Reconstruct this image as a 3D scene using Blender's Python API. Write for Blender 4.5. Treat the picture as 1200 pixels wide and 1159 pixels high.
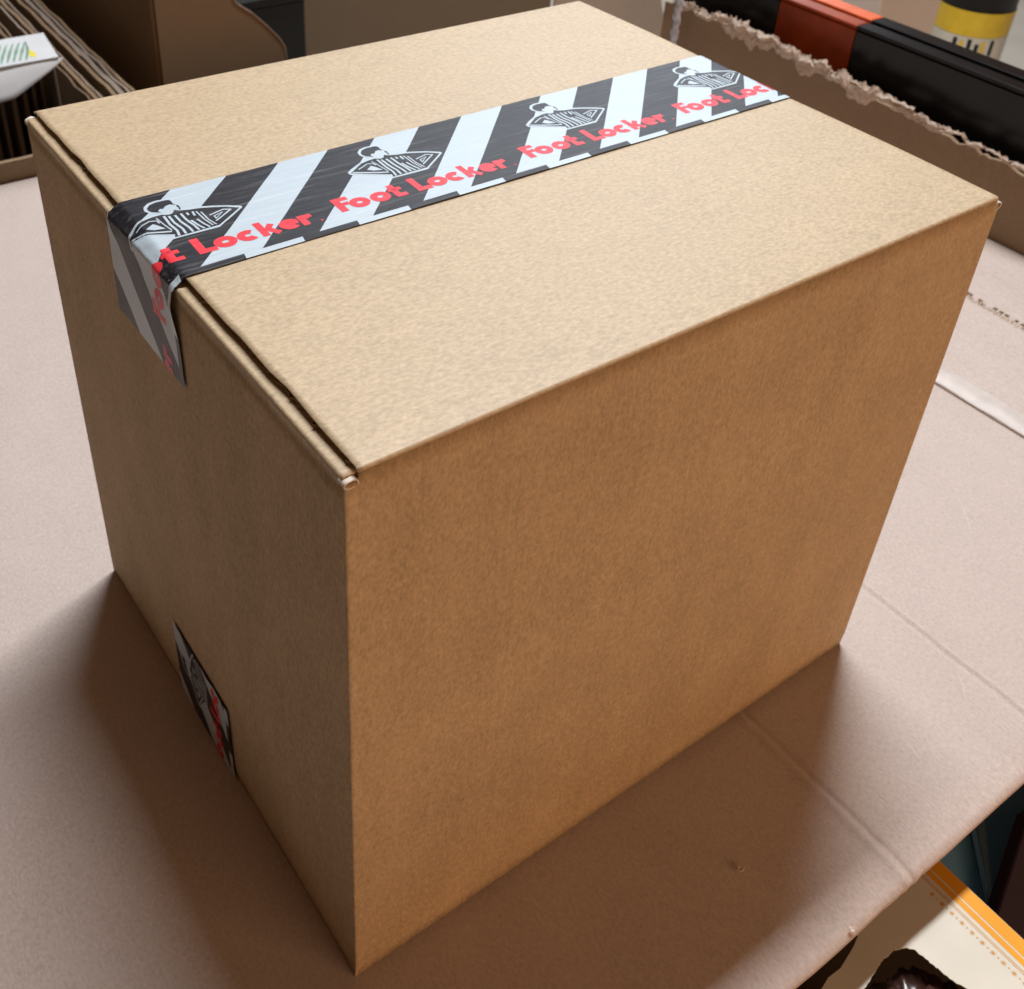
import bpy, bmesh, math, random
from mathutils import Vector, Matrix, noise
from mathutils.geometry import tessellate_polygon

random.seed(7)
scene = bpy.context.scene
for o in list(bpy.data.objects):
    bpy.data.objects.remove(o, do_unlink=True)
C = scene.collection

# ------------------------------------------------------------------ camera
CAM = Vector((-0.14234, -0.25251, 0.62647))
RX = Vector((0.80908, -0.58545, 0.05137))
DN = Vector((-0.30157, -0.48860, -0.81873))
FW = Vector((0.50443, 0.64693, -0.57187))
cd = bpy.data.cameras.new('camera')
cam = bpy.data.objects.new('camera', cd)
C.objects.link(cam)
m = Matrix(((RX.x, -DN.x, -FW.x, CAM.x), (RX.y, -DN.y, -FW.y, CAM.y), (RX.z, -DN.z, -FW.z, CAM.z), (0, 0, 0, 1)))
cam.matrix_world = m
cd.sensor_fit = 'HORIZONTAL'
cd.sensor_width = 36.0
cd.lens = 36.0 * 1309.8 / 1200.0
cd.shift_x = (600.0 - 560.25) / 1200.0
cd.shift_y = -(579.5 - 381.57) / 1200.0
cd.clip_start = 0.02
cd.clip_end = 60.0
cd.dof.use_dof = True
cd.dof.focus_distance = 0.49
cd.dof.aperture_fstop = 23.0
scene.camera = cam

# ------------------------------------------------------------------ light
w = bpy.data.worlds.new('World')
scene.world = w
w.use_nodes = True
bg = w.node_tree.nodes['Background']
bg.inputs[0].default_value = (1.0, 0.52, 0.27, 1)
bg.inputs[1].default_value = 0.105


def area(name, loc, target, sx, sy, power, col, roll_x=None):
    l = bpy.data.lights.new(name, 'AREA')
    l.shape = 'RECTANGLE'
    l.size = sx
    l.size_y = sy
    l.energy = power
    l.color = col
    o = bpy.data.objects.new(name, l)
    C.objects.link(o)
    o.location = loc
    z = (Vector(loc) - Vector(target)).normalized()
    x = Vector((1, 0, 0))
    x = (x - z * x.dot(z)).normalized()
    y = z.cross(x)
    o.matrix_world = Matrix(((x.x, y.x, z.x, loc[0]), (x.y, y.y, z.y, loc[1]), (x.z, y.z, z.z, loc[2]), (0, 0, 0, 1)))
    return o


area('ceiling_lamp', (1.17, 0.97, 3.1), (0.25, 0.15, 0.1), 1.55, 0.26, 139, (0.985, 0.99, 1.0))
area('window_light', (4.2, 4.6, 3.0), (0.3, 0.2, 0.2), 3.0, 1.6, 110, (0.80, 0.90, 1.0))
area('room_light', (0.55, -1.7, 0.42), (0.25, 0.0, 0.2), 1.3, 0.7, 16, (1.0, 0.56, 0.31))

scene.view_settings.view_transform = 'Standard'
scene.view_settings.look = 'None'
scene.view_settings.exposure = 0.0
scene.view_settings.gamma = 1.0
scene.render.engine = 'CYCLES'
scene.cycles.max_bounces = 8


# ------------------------------------------------------------------ helpers
def lin(r, g, b):
    f = lambda v: ((v / 255 + 0.055) / 1.055) ** 2.4 if v > 10.3 else v / 255 / 12.92
    return (f(r), f(g), f(b))


def mat_base(name):
    mt = bpy.data.materials.new(name)
    mt.use_nodes = True
    nt = mt.node_tree
    return mt, nt, nt.nodes['Principled BSDF']


def kraft(name, col, axis='x', rough=0.62, contrast=1.0, flute=0.0, fleck=0.5, spec=0.2, cloud=0.12, midc=0.24):
    """Kraft liner: stretched fibres, cloudy blotches, dark and pale flecks, faint flute lines."""
    mt, nt, bs = mat_base(name)
    N, L = nt.nodes, nt.links
    tc = N.new('ShaderNodeTexCoord')

    def nz(scale, stretch, detail=4, rough_=0.55):
        mp = N.new('ShaderNodeMapping')
        s = {'x': (0.55, 1, 1), 'y': (1, 0.55, 1), 'z': (1, 1, 0.55), 'n': (1, 1, 1)}[stretch]
        mp.inputs['Scale'].default_value = s
        L.new(tc.outputs['Object'], mp.inputs[0])
        n = N.new('ShaderNodeTexNoise')
        n.inputs['Scale'].default_value = scale
        n.inputs['Detail'].default_value = detail
        n.inputs['Roughness'].default_value = rough_
        L.new(mp.outputs[0], n.inputs[0])
        return n.outputs[0]

    def mth(op, a, b, clamp=False):
        n = N.new('ShaderNodeMath')
        n.operation = op
        n.use_clamp = clamp
        for i, v in enumerate((a, b)):
            if isinstance(v, (int, float)):
                n.inputs[i].default_value = v
            else:
                L.new(v, n.inputs[i])
        return n.outputs[0]

    fib = nz(560, axis, 5, 0.72)
    mid = nz(190, axis, 4, 0.6)
    blo = nz(26, axis, 4)
    flk = nz(900, 'n', 2, 0.4)
    v = mth('MULTIPLY', mth('SUBTRACT', fib, 0.5), 1.25 * contrast)
    v = mth('ADD', v, mth('MULTIPLY', mth('SUBTRACT', mid, 0.5), midc * contrast))
    v = mth('ADD', v, mth('MULTIPLY', mth('SUBTRACT', blo, 0.5), cloud * contrast))
    dk = mth('MULTIPLY', mth('SUBTRACT', flk, 0.70, True), -3.0 * fleck)
    pl_ = mth('MULTIPLY', mth('SUBTRACT', 0.30, flk, True), 2.0 * fleck)
    v = mth('ADD', v, mth('ADD', dk, pl_))
    v = mth('ADD', v, 1.0)
    hs = N.new('ShaderNodeMix')
    hs.data_type = 'RGBA'
    hs.blend_type = 'MULTIPLY'
    hs.inputs[0].default_value = 1.0
    hs.inputs[6].default_value = (*col, 1)
    cmb = N.new('ShaderNodeCombineColor')
    for i in range(3):
        L.new(v, cmb.inputs[i])
    L.new(cmb.outputs[0], hs.inputs[7])
    L.new(hs.outputs[2], bs.inputs['Base Color'])
    bs.inputs['Roughness'].default_value = rough
    bs.inputs['Specular IOR Level'].default_value = spec
    h = mth('ADD', mth('MULTIPLY', fib, 0.7), mth('MULTIPLY', mid, 0.6))
    if flute:
        sep = N.new('ShaderNodeSeparateXYZ')
        L.new(tc.outputs['Object'], sep.inputs[0])
        ax = {'x': 1, 'y': 0, 'z': 0}[axis] if axis != 'z' else 0
        wv = mth('SINE', mth('MULTIPLY', sep.outputs[ax], 2 * math.pi / 0.0068), 0)
        h = mth('ADD', h, mth('MULTIPLY', wv, flute))
    bp = N.new('ShaderNodeBump')
    bp.inputs['Strength'].default_value = 0.35
    bp.inputs['Distance'].default_value = 0.0004
    L.new(h, bp.inputs['Height'])
    L.new(bp.outputs[0], bs.inputs['Normal'])
    return mt


def plain(name, col, rough=0.5, var=0.12, scale=40, spec=0.4, bump=0.0, metal=0.0):
    mt, nt, bs = mat_base(name)
    N, L = nt.nodes, nt.links
    tc = N.new('ShaderNodeTexCoord')
    n = N.new('ShaderNodeTexNoise')
    n.inputs['Scale'].default_value = scale
    n.inputs['Detail'].default_value = 5
    L.new(tc.outputs['Object'], n.inputs[0])
    r = N.new('ShaderNodeValToRGB')
    r.color_ramp.elements[0].position = 0.3
    r.color_ramp.elements[1].position = 0.7
    r.color_ramp.elements[0].color = (*[c * (1 - var) for c in col], 1)
    r.color_ramp.elements[1].color = (*[min(1, c * (1 + var)) for c in col], 1)
    L.new(n.outputs[0], r.inputs[0])
    L.new(r.outputs[0], bs.inputs['Base Color'])
    bs.inputs['Roughness'].default_value = rough
    bs.inputs['Specular IOR Level'].default_value = spec
    bs.inputs['Metallic'].default_value = metal
    if bump:
        bp = N.new('ShaderNodeBump')
        bp.inputs['Strength'].default_value = bump
        bp.inputs['Distance'].default_value = 0.001
        L.new(n.outputs[0], bp.inputs['Height'])
        L.new(bp.outputs[0], bs.inputs['Normal'])
    return mt


def film(name, col, rough=0.33, spec=0.5, scuff=0.018):
    """Printed plastic tape film: long fine scuffs and ripples that run along the tape."""
    mt, nt, bs = mat_base(name)
    N, L = nt.nodes, nt.links
    tc = N.new('ShaderNodeTexCoord')
    mp = N.new('ShaderNodeMapping')
    mp.inputs['Scale'].default_value = (22, 420, 420)
    mp.inputs['Rotation'].default_value = (0, 0, 0.06)
    L.new(tc.outputs['Object'], mp.inputs[0])
    n = N.new('ShaderNodeTexNoise')
    n.inputs['Scale'].default_value = 1.0
    n.inputs['Detail'].default_value = 5
    n.inputs['Roughness'].default_value = 0.7
    L.new(mp.outputs[0], n.inputs[0])
    r = N.new('ShaderNodeValToRGB')
    r.color_ramp.elements[0].position = 0.52
    r.color_ramp.elements[1].position = 0.78
    r.color_ramp.elements[0].color = (*[c * 0.96 for c in col], 1)
    r.color_ramp.elements[1].color = (*[min(0.9, c * 1.06 + scuff) for c in col], 1)
    L.new(n.outputs[0], r.inputs[0])
    L.new(r.outputs[0], bs.inputs['Base Color'])
    rr = N.new('ShaderNodeMapRange')
    rr.inputs[3].default_value = rough - 0.08
    rr.inputs[4].default_value = rough + 0.2
    L.new(n.outputs[0], rr.inputs[0])
    L.new(rr.outputs[0], bs.inputs['Roughness'])
    bs.inputs['Specular IOR Level'].default_value = spec
    bp = N.new('ShaderNodeBump')
    bp.inputs['Strength'].default_value = 0.55
    bp.inputs['Distance'].default_value = 0.0007
    L.new(n.outputs[0], bp.inputs['Height'])
    L.new(bp.outputs[0], bs.inputs['Normal'])
    return mt


def link(name, me, mat, parent=None, smooth=False):
    me.materials.append(mat)
    if smooth:
        for p in me.polygons:
            p.use_smooth = True
    o = bpy.data.objects.new(name, me)
    C.objects.link(o)
    if parent is not None:
        o.parent = parent
        off = Vector(parent.location) if parent.parent is None else Vector((0, 0, 0))
        o.matrix_parent_inverse = Matrix.Translation(-off)
    return o


def mesh(name, verts, faces, mat, parent=None, smooth=False):
    me = bpy.data.meshes.new(name)
    me.from_pydata([tuple(v) for v in verts], [], faces)
    me.update()
    return link(name, me, mat, parent, smooth)


def from_bm(name, bm, mat, parent=None, smooth=False):
    me = bpy.data.meshes.new(name)
    bm.normal_update()
    bm.to_mesh(me)
    bm.free()
    return link(name, me, mat, parent, smooth)


def bm_box(bm, x0, x1, y0, y1, z0, z1, bev=0.0, seg=2):
    r = bmesh.ops.create_cube(bm, size=1.0, matrix=Matrix.Translation(((x0 + x1) / 2, (y0 + y1) / 2, (z0 + z1) / 2)) @ Matrix.Diagonal((x1 - x0, y1 - y0, z1 - z0, 1)))
    if bev:
        es = list({e for v in r['verts'] for e in v.link_edges})
        bmesh.ops.bevel(bm, geom=es, offset=bev, segments=seg, profile=0.5, affect='EDGES')


def box(name, x0, x1, y0, y1, z0, z1, mat, parent=None, bev=0.0, seg=2, smooth=False):
    bm = bmesh.new()
    bm_box(bm, x0, x1, y0, y1, z0, z1, bev, seg)
    return from_bm(name, bm, mat, parent, smooth)


def thing(name, label, cat, loc=(0, 0, 0), group=None):
    o = bpy.data.objects.new(name, None)
    o.empty_display_size = 0.05
    C.objects.link(o)
    o.location = loc
    o['label'] = label
    o['category'] = cat
    if group:
        o['group'] = group
    return o


def tag(o, label, cat, group=None):
    o['label'] = label
    o['category'] = cat
    if group:
        o['group'] = group
    return o


def slab(name, pts2, plane, val, th, mat, parent=None):
    """An outline (2D points) standing in plane x=val or y=val (or lying, z), with thickness th."""
    def p3(a, b, d):
        return {'x': (val + d, a, b), 'y': (a, val + d, b), 'z': (a, b, val + d)}[plane]
    bm = bmesh.new()
    f0 = [bm.verts.new(p3(a, b, 0)) for a, b in pts2]
    f1 = [bm.verts.new(p3(a, b, th)) for a, b in pts2]
    n = len(pts2)
    for tri in tessellate_polygon([[Vector((a, b, 0)) for a, b in pts2]]):
        bm.faces.new([f0[i] for i in tri])
        bm.faces.new([f1[i] for i in tri[::-1]])
    for i in range(n):
        bm.faces.new((f0[i], f1[i], f1[(i + 1) % n], f0[(i + 1) % n]))
    bmesh.ops.recalc_face_normals(bm, faces=bm.faces[:])
    return from_bm(name, bm, mat, parent)


def wall_strip(name, al, tops, zb, plane, val, th, mat, parent=None):
    """An upright board with an uneven top edge, built of quads along its length."""
    def p3(a, b, d):
        return (val + d, a, b) if plane == 'x' else (a, val + d, b)
    V, F = [], []
    for a, t in zip(al, tops):
        V += [p3(a, zb, 0), p3(a, t, 0), p3(a, t, th), p3(a, zb, th)]
    n = len(al)
    for i in range(n - 1):
        b, c = i * 4, i * 4 + 4
        for k in range(4):
            F.append((b + k, c + k, c + (k + 1) % 4, b + (k + 1) % 4))
    F += [(0, 1, 2, 3), ((n - 1) * 4 + 3, (n - 1) * 4 + 2, (n - 1) * 4 + 1, (n - 1) * 4)]
    bm = bmesh.new()
    me = bpy.data.meshes.new(name)
    me.from_pydata(V, [], F)
    bm.from_mesh(me)
    bmesh.ops.recalc_face_normals(bm, faces=bm.faces[:])
    bm.to_mesh(me)
    bm.free()
    return link(name, me, mat, parent)


def nz3(x, y, z):
    return noise.noise(Vector((x, y, z)))


# ------------------------------------------------------------------ materials
K_TOP = (0.45, 0.342, 0.213)
M_top = kraft('kraft_liner_top', K_TOP, 'x', contrast=1.0, flute=0.05, rough=0.52, spec=0.5)
M_wall = kraft('kraft_liner_wall', K_TOP, 'z', contrast=1.0, flute=0.5, cloud=0.42, midc=0.42, rough=0.8, spec=0.15)  # mid mottling puts the shading of dimpled relief into the colour
M_core = kraft('shaded_core', (0.21, 0.14, 0.08), 'y', contrast=1.2, rough=0.9)  # kraft tone darkened to paint shade into cut edges and hollows
M_sheet = kraft('sheet_liner', (0.475, 0.405, 0.37), 'y', contrast=0.62, fleck=0.9, rough=0.75, spec=0.25, flute=0.06, cloud=0.25)
M_brown = kraft('old_kraft', (0.25, 0.175, 0.11), 'z', contrast=0.6)
M_brown3 = kraft('dark_old_kraft', (0.19, 0.135, 0.088), 'z', contrast=0.6)
M_shade_lining = kraft('shade_brown_lining', (0.085, 0.06, 0.04), 'z', contrast=0.6)  # very dark brown, paints shade inside the torn carton
M_brown2 = kraft('pale_kraft', (0.44, 0.34, 0.27), 'z', contrast=0.5)
M_grey = kraft('grey_board', (0.27, 0.22, 0.18), 'y', contrast=1.0)
M_torn = kraft('torn_paper', (0.46, 0.37, 0.30), 'n', contrast=1.4, rough=0.95)
M_white_film = film('white_tape_film', (0.46, 0.55, 0.62), 0.34)
M_black_ink = film('black_tape_ink', (0.016, 0.017, 0.023), 0.36, 0.22, 0.10)
M_red_ink = film('red_tape_ink', (0.74, 0.04, 0.06), 0.36, 0.25)
M_rub = kraft('rubbed_liner', (0.535, 0.47, 0.435), 'y', contrast=0.6)
M_sheen_strip = plain('sheen_strip', (0.50, 0.455, 0.43), 0.5, 0.1, 60, 0.5, 0.3)
M_black = plain('gloss_black_board', (0.005, 0.005, 0.006), 0.26, 0.3, 30, 0.28)
M_orange = plain('orange_print', (0.25, 0.036, 0.006), 0.35, 0.2, 30, 0.22)
M_orange2 = plain('bright_orange_print', (0.60, 0.10, 0.015), 0.35, 0.15, 60, 0.5)
M_cream = plain('cream_card', (0.62, 0.60, 0.52), 0.42, 0.04, 25, 0.45, 0.05)
M_amber = plain('amber_print', (0.74, 0.32, 0.005), 0.4, 0.06, 30, 0.4)
M_gold = plain('gold_ink', (0.55, 0.27, 0.04), 0.45, 0.1, 200, 0.4)
M_wh = plain('white_card', (0.60, 0.63, 0.66), 0.45, 0.05, 30, 0.4)
M_paper = plain('white_paper', (0.44, 0.44, 0.45), 0.6, 0.06, 30, 0.3)
M_leaf = plain('green_leaf_print', (0.20, 0.36, 0.27), 0.5, 0.3, 90, 0.3)
M_yel = plain('yellow_print', (0.75, 0.66, 0.05), 0.5, 0.1, 60, 0.3)
M_navy = plain('navy_card', (0.05, 0.13, 0.22), 0.4, 0.2, 12, 0.4)
M_navy2 = plain('dull_blue_card', (0.09, 0.21, 0.33), 0.4, 0.15, 12, 0.4)
M_purple = plain('purple_card', (0.016, 0.008, 0.016), 0.6, 0.2, 12, 0.12)
M_floor = plain('concrete_floor', (0.56, 0.53, 0.46), 0.7, 0.1, 3, 0.3)
M_yellow = plain('yellow_label', (0.72, 0.50, 0.035), 0.4, 0.08, 30, 0.4)
M_dark = plain('dark_plastic', (0.012, 0.012, 0.013), 0.45, 0.2, 30, 0.25)
M_wrap = plain('dark_red_wrapper', (0.045, 0.018, 0.014), 0.3, 0.5, 60, 0.6, 0.4)
M_scrap = plain('scrap_paper', (0.66, 0.60, 0.52), 0.8, 0.1, 90, 0.2)
M_pale = kraft('pale_pink_kraft', (0.84, 0.75, 0.70), 'z', contrast=0.4)
M_strand = plain('frayed_film', (0.42, 0.44, 0.48), 0.35, 0.4, 150, 0.5, 0.5)

# ------------------------------------------------------------------ setting: floor
fl = mesh('floor', [(-6, -6, -0.75), (14, -6, -0.75), (14, 14, -0.75), (-6, 14, -0.75)], [(0, 1, 2, 3)], M_floor)
fl['kind'] = 'structure'

# ------------------------------------------------------------------ bulk box that carries the sheet
bulk = thing('bulk_box', 'large brown bulk box with a torn upright wall behind the shipping box', 'box', (0.2, 0.5, -0.75))
box('box_body', -0.85, 1.030, -0.03, 0.985, -0.749, -0.0062, M_brown, bulk, 0.003)
# torn wall at x = 1.013
ys = [-0.35 + i * 0.006 for i in range(200)]
top = []
for y in ys:
    base = 0.099 + (y - 0.275) * 0.055 if y < 0.72 else 0.122
    rag = 0.006 * nz3(y * 55, 1.3, 0) + 0.004 * nz3(y * 160, 4.1, 0)
    top.append(base + rag - 0.010)
sel = [(y, t) for y, t in zip(ys, top) if y <= 0.845]
wall_strip('torn_wall', [q[0] for q in sel], [q[1] for q in sel], -0.004, 'x', 1.013, 0.006, M_brown, bulk)


def torn_ribbon(name, y0, y1, n, across, zoff, hgt, bulge, seed, mat, parent):
    V, F = [], []
    for i in range(n + 1):
        y = y0 + (y1 - y0) * i / n
        zt = 0.099 + (y - 0.275) * 0.055 if y < 0.72 else 0.122
        wloc = hgt * (0.6 + 0.9 * max(0.0, min(1.0, (y - 0.42) / 0.15))) * max(0.18, 0.55 + 1.5 * nz3(y * 11, seed, 0) + 0.5 * nz3(y * 40, seed, 3) + 0.25 * nz3(y * 140, seed, 3))
        for j in range(across + 1):
            f = j / across
            z = zt + zoff + 0.008 * nz3(y * 60, seed, 7) - wloc * (1 - f)
            x = 1.0115 - bulge * math.sin(math.pi * min(1, f * 0.9 + 0.05)) * (0.6 + 0.8 * nz3(y * 45, f * 2, seed)) - 0.0022 * nz3(y * 190, f * 7, seed + 2)
            if j == across:
                z += 0.005 * nz3(y * 240, seed, 9)
                x += 0.004 * nz3(y * 150, seed, 5)
            V.append((x, y + 0.003 * nz3(y * 150, f * 5, seed + 8), z))
    k = across + 1
    for i in range(n):
        for j in range(across):
            F.append((i * k + j, (i + 1) * k + j, (i + 1) * k + j + 1, i * k + j + 1))
    o = mesh(name, V, F, mat, parent, False)
    md = o.modifiers.new('thickness', 'SOLIDIFY')
    md.thickness = 0.0007
    return o


torn_ribbon('torn_edge', -0.3, 0.735, 420, 7, 0.001, 0.016, 0.0034, 2.0, M_torn, bulk)
torn_ribbon('torn_edge', 0.42, 0.735, 200, 5, 0.004, 0.014, 0.007, 6.0, M_torn, bulk)
torn_ribbon('torn_edge', 0.73, 0.845, 90, 5, 0.000, 0.010, 0.004, 9.0, M_torn, bulk)
# low wall at y = .972
wall_strip('low_wall', [-0.85 + 1.85 * i / 60 for i in range(61)], [0.0245 + 0.0018 * nz3(i * 0.7, 3, 1) for i in range(61)], -0.004, 'y', 0.974, 0.006, M_brown, bulk)
# frayed strip of old tape hanging on the corner of the torn wall
V, F = [], []
nst = 40
for i in range(nst + 1):
    f = i / nst
    z = 0.015 + 0.125 * f
    yc = 0.790 + 0.012 * f + 0.002 * nz3(f * 9, 1, 1)
    wd = 0.0065 + 0.002 * nz3(f * 14, 3, 2)
    for j in range(5):
        g = j / 4 - 0.5
        V.append((0.985 + 0.012 * f - 0.003 * math.cos(g * 3) + 0.003 * nz3(f * 25, g * 4, 5), yc + wd * 2 * g + 0.0015 * nz3(f * 40, g * 3, 8), z))
for i in range(nst):
    for j in range(4):
        F.append((i * 5 + j, i * 5 + j + 1, (i + 1) * 5 + j + 1, (i + 1) * 5 + j))
o = mesh('hanging_tape', V, F, M_strand, bulk, True)
o.modifiers.new('thickness', 'SOLIDIFY').thickness = 0.001

# ------------------------------------------------------------------ the cardboard sheet under the box
sheet = thing('cardboard_sheet', 'flat creased pale brown cardboard sheet lying under the shipping box', 'cardboard', (0.2, 0.4, 0.0))


def sheet_z(x, y):
    z = 0.00045 * nz3(x * 7, y * 7, 0.5)
    vis = 1.0 if y < 0.0 else 0.0
    if 0 <= x <= 0.4 and 0 <= y <= 0.345:
        z = -0.0004
    if y < 0.004:
        wob = 0.0012 * nz3(y * 60, 2, 2) + (0.299 - 0.298) * 0
        d = x - 0.2985 - wob
        z += -0.0015 * math.exp(-(d / 0.0022) ** 2) + 0.0011 * math.exp(-((d + 0.0052) / 0.0035) ** 2)
    if x > 0.41:
        d = x - 0.4595 - 0.0012 * nz3(y * 30, 5, 2)
        z += 0.0009 * math.exp(-(d / 0.0018) ** 2) - 0.0006 * math.exp(-((d + 0.004) / 0.002) ** 2)
    if y > 0.36 and x < 0.41:
        pass
    z += -0.0035 * max(0, (-0.112 - y) / 0.025) ** 2 * (0.6 + 0.5 * nz3(x * 5, 1, 9))
    return z


xs = sorted(set([round(-0.85 + 0.02 * i, 4) for i in range(80) if -0.85 + 0.02 * i < 0.735] + [round(0.284 + 0.001 * i, 4) for i in range(28)] + [round(0.449 + 0.001 * i, 4) for i in range(20)] + [0.735]))
yl = sorted(set([round(-0.137 + 0.0055 * i, 4) for i in range(30)] + [round(0.03 + 0.02 * i, 4) for i in range(48) if 0.03 + 0.02 * i < 0.97] + [0.970]))


def grid_sheet(name, xs, yl, zf, th, mat, parent, edge_rag=0.0):
    V, F = [], []
    nx, ny = len(xs), len(yl)
    for x in xs:
        for k, y in enumerate(yl):
            yy = y + (edge_rag * nz3(x * 40, 3, 7) + edge_rag * 0.6 * nz3(x * 190, 8, 7) if k == 0 else 0)
            V.append((x, yy, zf(x, y)))
    for x in xs:
        for k, y in enumerate(yl):
            yy = y + (edge_rag * nz3(x * 40, 3, 7) + edge_rag * 0.6 * nz3(x * 190, 8, 7) if k == 0 else 0)
            V.append((x, yy, zf(x, y) - th))
    B = nx * ny
    for i in range(nx - 1):
        for j in range(ny - 1):
            a = i * ny + j
            F.append((a, a + ny, a + ny + 1, a + 1))
            F.append((B + a, B + a + 1, B + a + ny + 1, B + a + ny))
    for i in range(nx - 1):
        a = i * ny
        F.append((a, B + a, B + a + ny, a + ny))
        a = i * ny + ny - 1
        F.append((a, a + ny, B + a + ny, B + a))
    for j in range(ny - 1):
        F.append((j, j + 1, B + j + 1, B + j))
        a = (nx - 1) * ny + j
        F.append((a, B + a, B + a + 1, a + 1))
    me = bpy.data.meshes.new(name)
    me.from_pydata(V, [], F)
    for p in me.polygons:
        p.use_smooth = abs(p.normal.z) > 0.6
    return link(name, me, mat, parent)


grid_sheet('main_panel', xs, yl, sheet_z, 0.005, M_sheet, sheet, 0.0012)


def flap_z(x, y):
    e = max(0.0, 1 - (x - 0.722) / 0.010)
    return 0.0042 - 0.0022 * e * e + 0.0006 * nz3(x * 9, y * 6, 4)


xs2 = [0.722 + 0.002 * i for i in range(8)] + [0.74 + 0.02 * i for i in range(14)] + [1.010]
yl2 = [-0.135 + 0.02 * i for i in range(55)] + [0.969]
grid_sheet('flap_panel', xs2, yl2, flap_z, 0.0035, M_sheet, sheet, 0.0012)
# glossy strip along the flap edge, coloured pale in place of caught light
V, F = [], []
cols = 8
rows = 80
for i in range(rows + 1):
    y = -0.13 + 0.7 * i / rows
    for j in range(cols + 1):
        f = j / cols
        x = 0.7225 + 0.024 * f + 0.0010 * nz3(y * 40, f, 3)
        V.append((x, y, flap_z(x, y) + 0.0005 + 0.0016 * math.sin(math.pi * f) * (0.7 + 0.5 * nz3(y * 30, f * 3, 8))))
for i in range(rows):
    for j in range(cols):
        a = i * (cols + 1) + j
        F.append((a, a + 1, a + cols + 2, a + cols + 1))
mesh('sheen_strip', V, F, M_sheen_strip, sheet, True)
# torn perforation line across the flap
bm = bmesh.new()
bm2 = bmesh.new()
for i in range(95):
    y = -0.1 + i * 0.0062 + random.uniform(-0.001, 0.001)
    x = 0.883 + 0.0015 * nz3(y * 50, 2, 1) - (y - 0.2) * -0.05
    zz = flap_z(x, y)
    if random.random() < 0.75:
        bm_box(bm2, x - 0.0016, x + 0.0016, y - random.uniform(0.0012, 0.0024), y + random.uniform(0.0012, 0.0024), zz - 0.001, zz + 0.0012)
    a = random.uniform(0, 3)
    q = [bm.verts.new((x - 0.005 + random.uniform(-.0015, .0015), y + k * 0.0014 + random.uniform(-.0008, .0008), zz + 0.0008 + (0.0035 if k % 2 else 0) * random.random())) for k in range(4)]
    q2 = [bm.verts.new((x - 0.009 + random.uniform(-.001, .001), y + k * 0.0014, zz + 0.0003)) for k in range(4)]
    for k in range(3):
        bm.faces.new((q[k], q[k + 1], q2[k + 1], q2[k]))
o = from_bm('torn_perforation', bm, M_torn, sheet)
o['kind'] = 'stuff'
o = from_bm('slit_shade', bm2, M_core, sheet)  # raised dark bits standing in for the shade in open slits
o['kind'] = 'stuff'

# pale rub marks on the sheet
for (xa, ya), (xb, yb), wd in (((0.452, -0.060), (0.430, -0.082), 0.0008), ((0.372, -0.072), (0.366, -0.094), 0.0010), ((0.610, 0.050), (0.575, 0.010), 0.0010), ((-0.060, 0.52), (-0.020, 0.60), 0.0009)):
    dx, dy = xb - xa, yb - ya
    ln = math.hypot(dx, dy)
    nx_, ny_ = -dy / ln * wd, dx / ln * wd
    V, F = [], []
    for i in range(13):
        f = i / 12
        x, y = xa + dx * f + 0.0012 * nz3(f * 3, xa * 9, 1), ya + dy * f + 0.0012 * nz3(f * 3, ya * 9, 5)
        tw = math.sin(math.pi * f) * (0.6 + 0.6 * nz3(f * 9, xa, 3))
        zz_ = sheet_z(x, y) + 0.00012
        V += [(x + nx_ * tw, y + ny_ * tw, zz_), (x - nx_ * tw, y - ny_ * tw, zz_)]
    for i in range(12):
        F.append((2 * i, 2 * i + 1, 2 * i + 3, 2 * i + 2))
    mesh('rub_mark', V, F, M_rub, sheet)

# ------------------------------------------------------------------ the shipping box
L_, W_, H_ = 0.3994, 0.3442, 0.36
TH = 0.0038
FX0, FX1 = 0.0054, L_ - 0.0035          # outer flaps' cut ends
ship = thing('shipping_box', 'closed brown cardboard shipping box sealed with striped tape', 'box', (L_ / 2, W_ / 2, 0.0))


def bow(u):
    return math.sin(math.pi * max(0, min(1, u)))


def strip_mesh(name, prof, a0, a1, n, axis, mat, parent, smooth=True, jig=0.0, seed=0.0, endfn=None):
    """Extrude an (u, z) profile along x or y; u is the other axis. Small waviness along the length."""
    V, F = [], []
    k = len(prof)
    for i in range(n + 1):
        f = i / n
        a = a0 + (a1 - a0) * f
        for j, (u, z) in enumerate(prof):
            aa = a
            dz = jig * nz3(a * 18, seed, j * 0.1)
            du = jig * nz3(a * 15, seed + 4, j * 0.1)
            V.append((aa, u + du, z + dz) if axis == 'x' else (u + du, aa, z + dz))
    for i in range(n):
        for j in range(k - 1):
            F.append((i * k + j, (i + 1) * k + j, (i + 1) * k + j + 1, i * k + j + 1))
    return mesh(name, V, F, mat, parent, smooth)


def arc(cx, cz, r, a0, a1, n):
    return [(cx + r * math.cos(math.radians(a0 + (a1 - a0) * i / n)), cz + r * math.sin(math.radians(a0 + (a1 - a0) * i / n))) for i in range(n + 1)]


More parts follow.
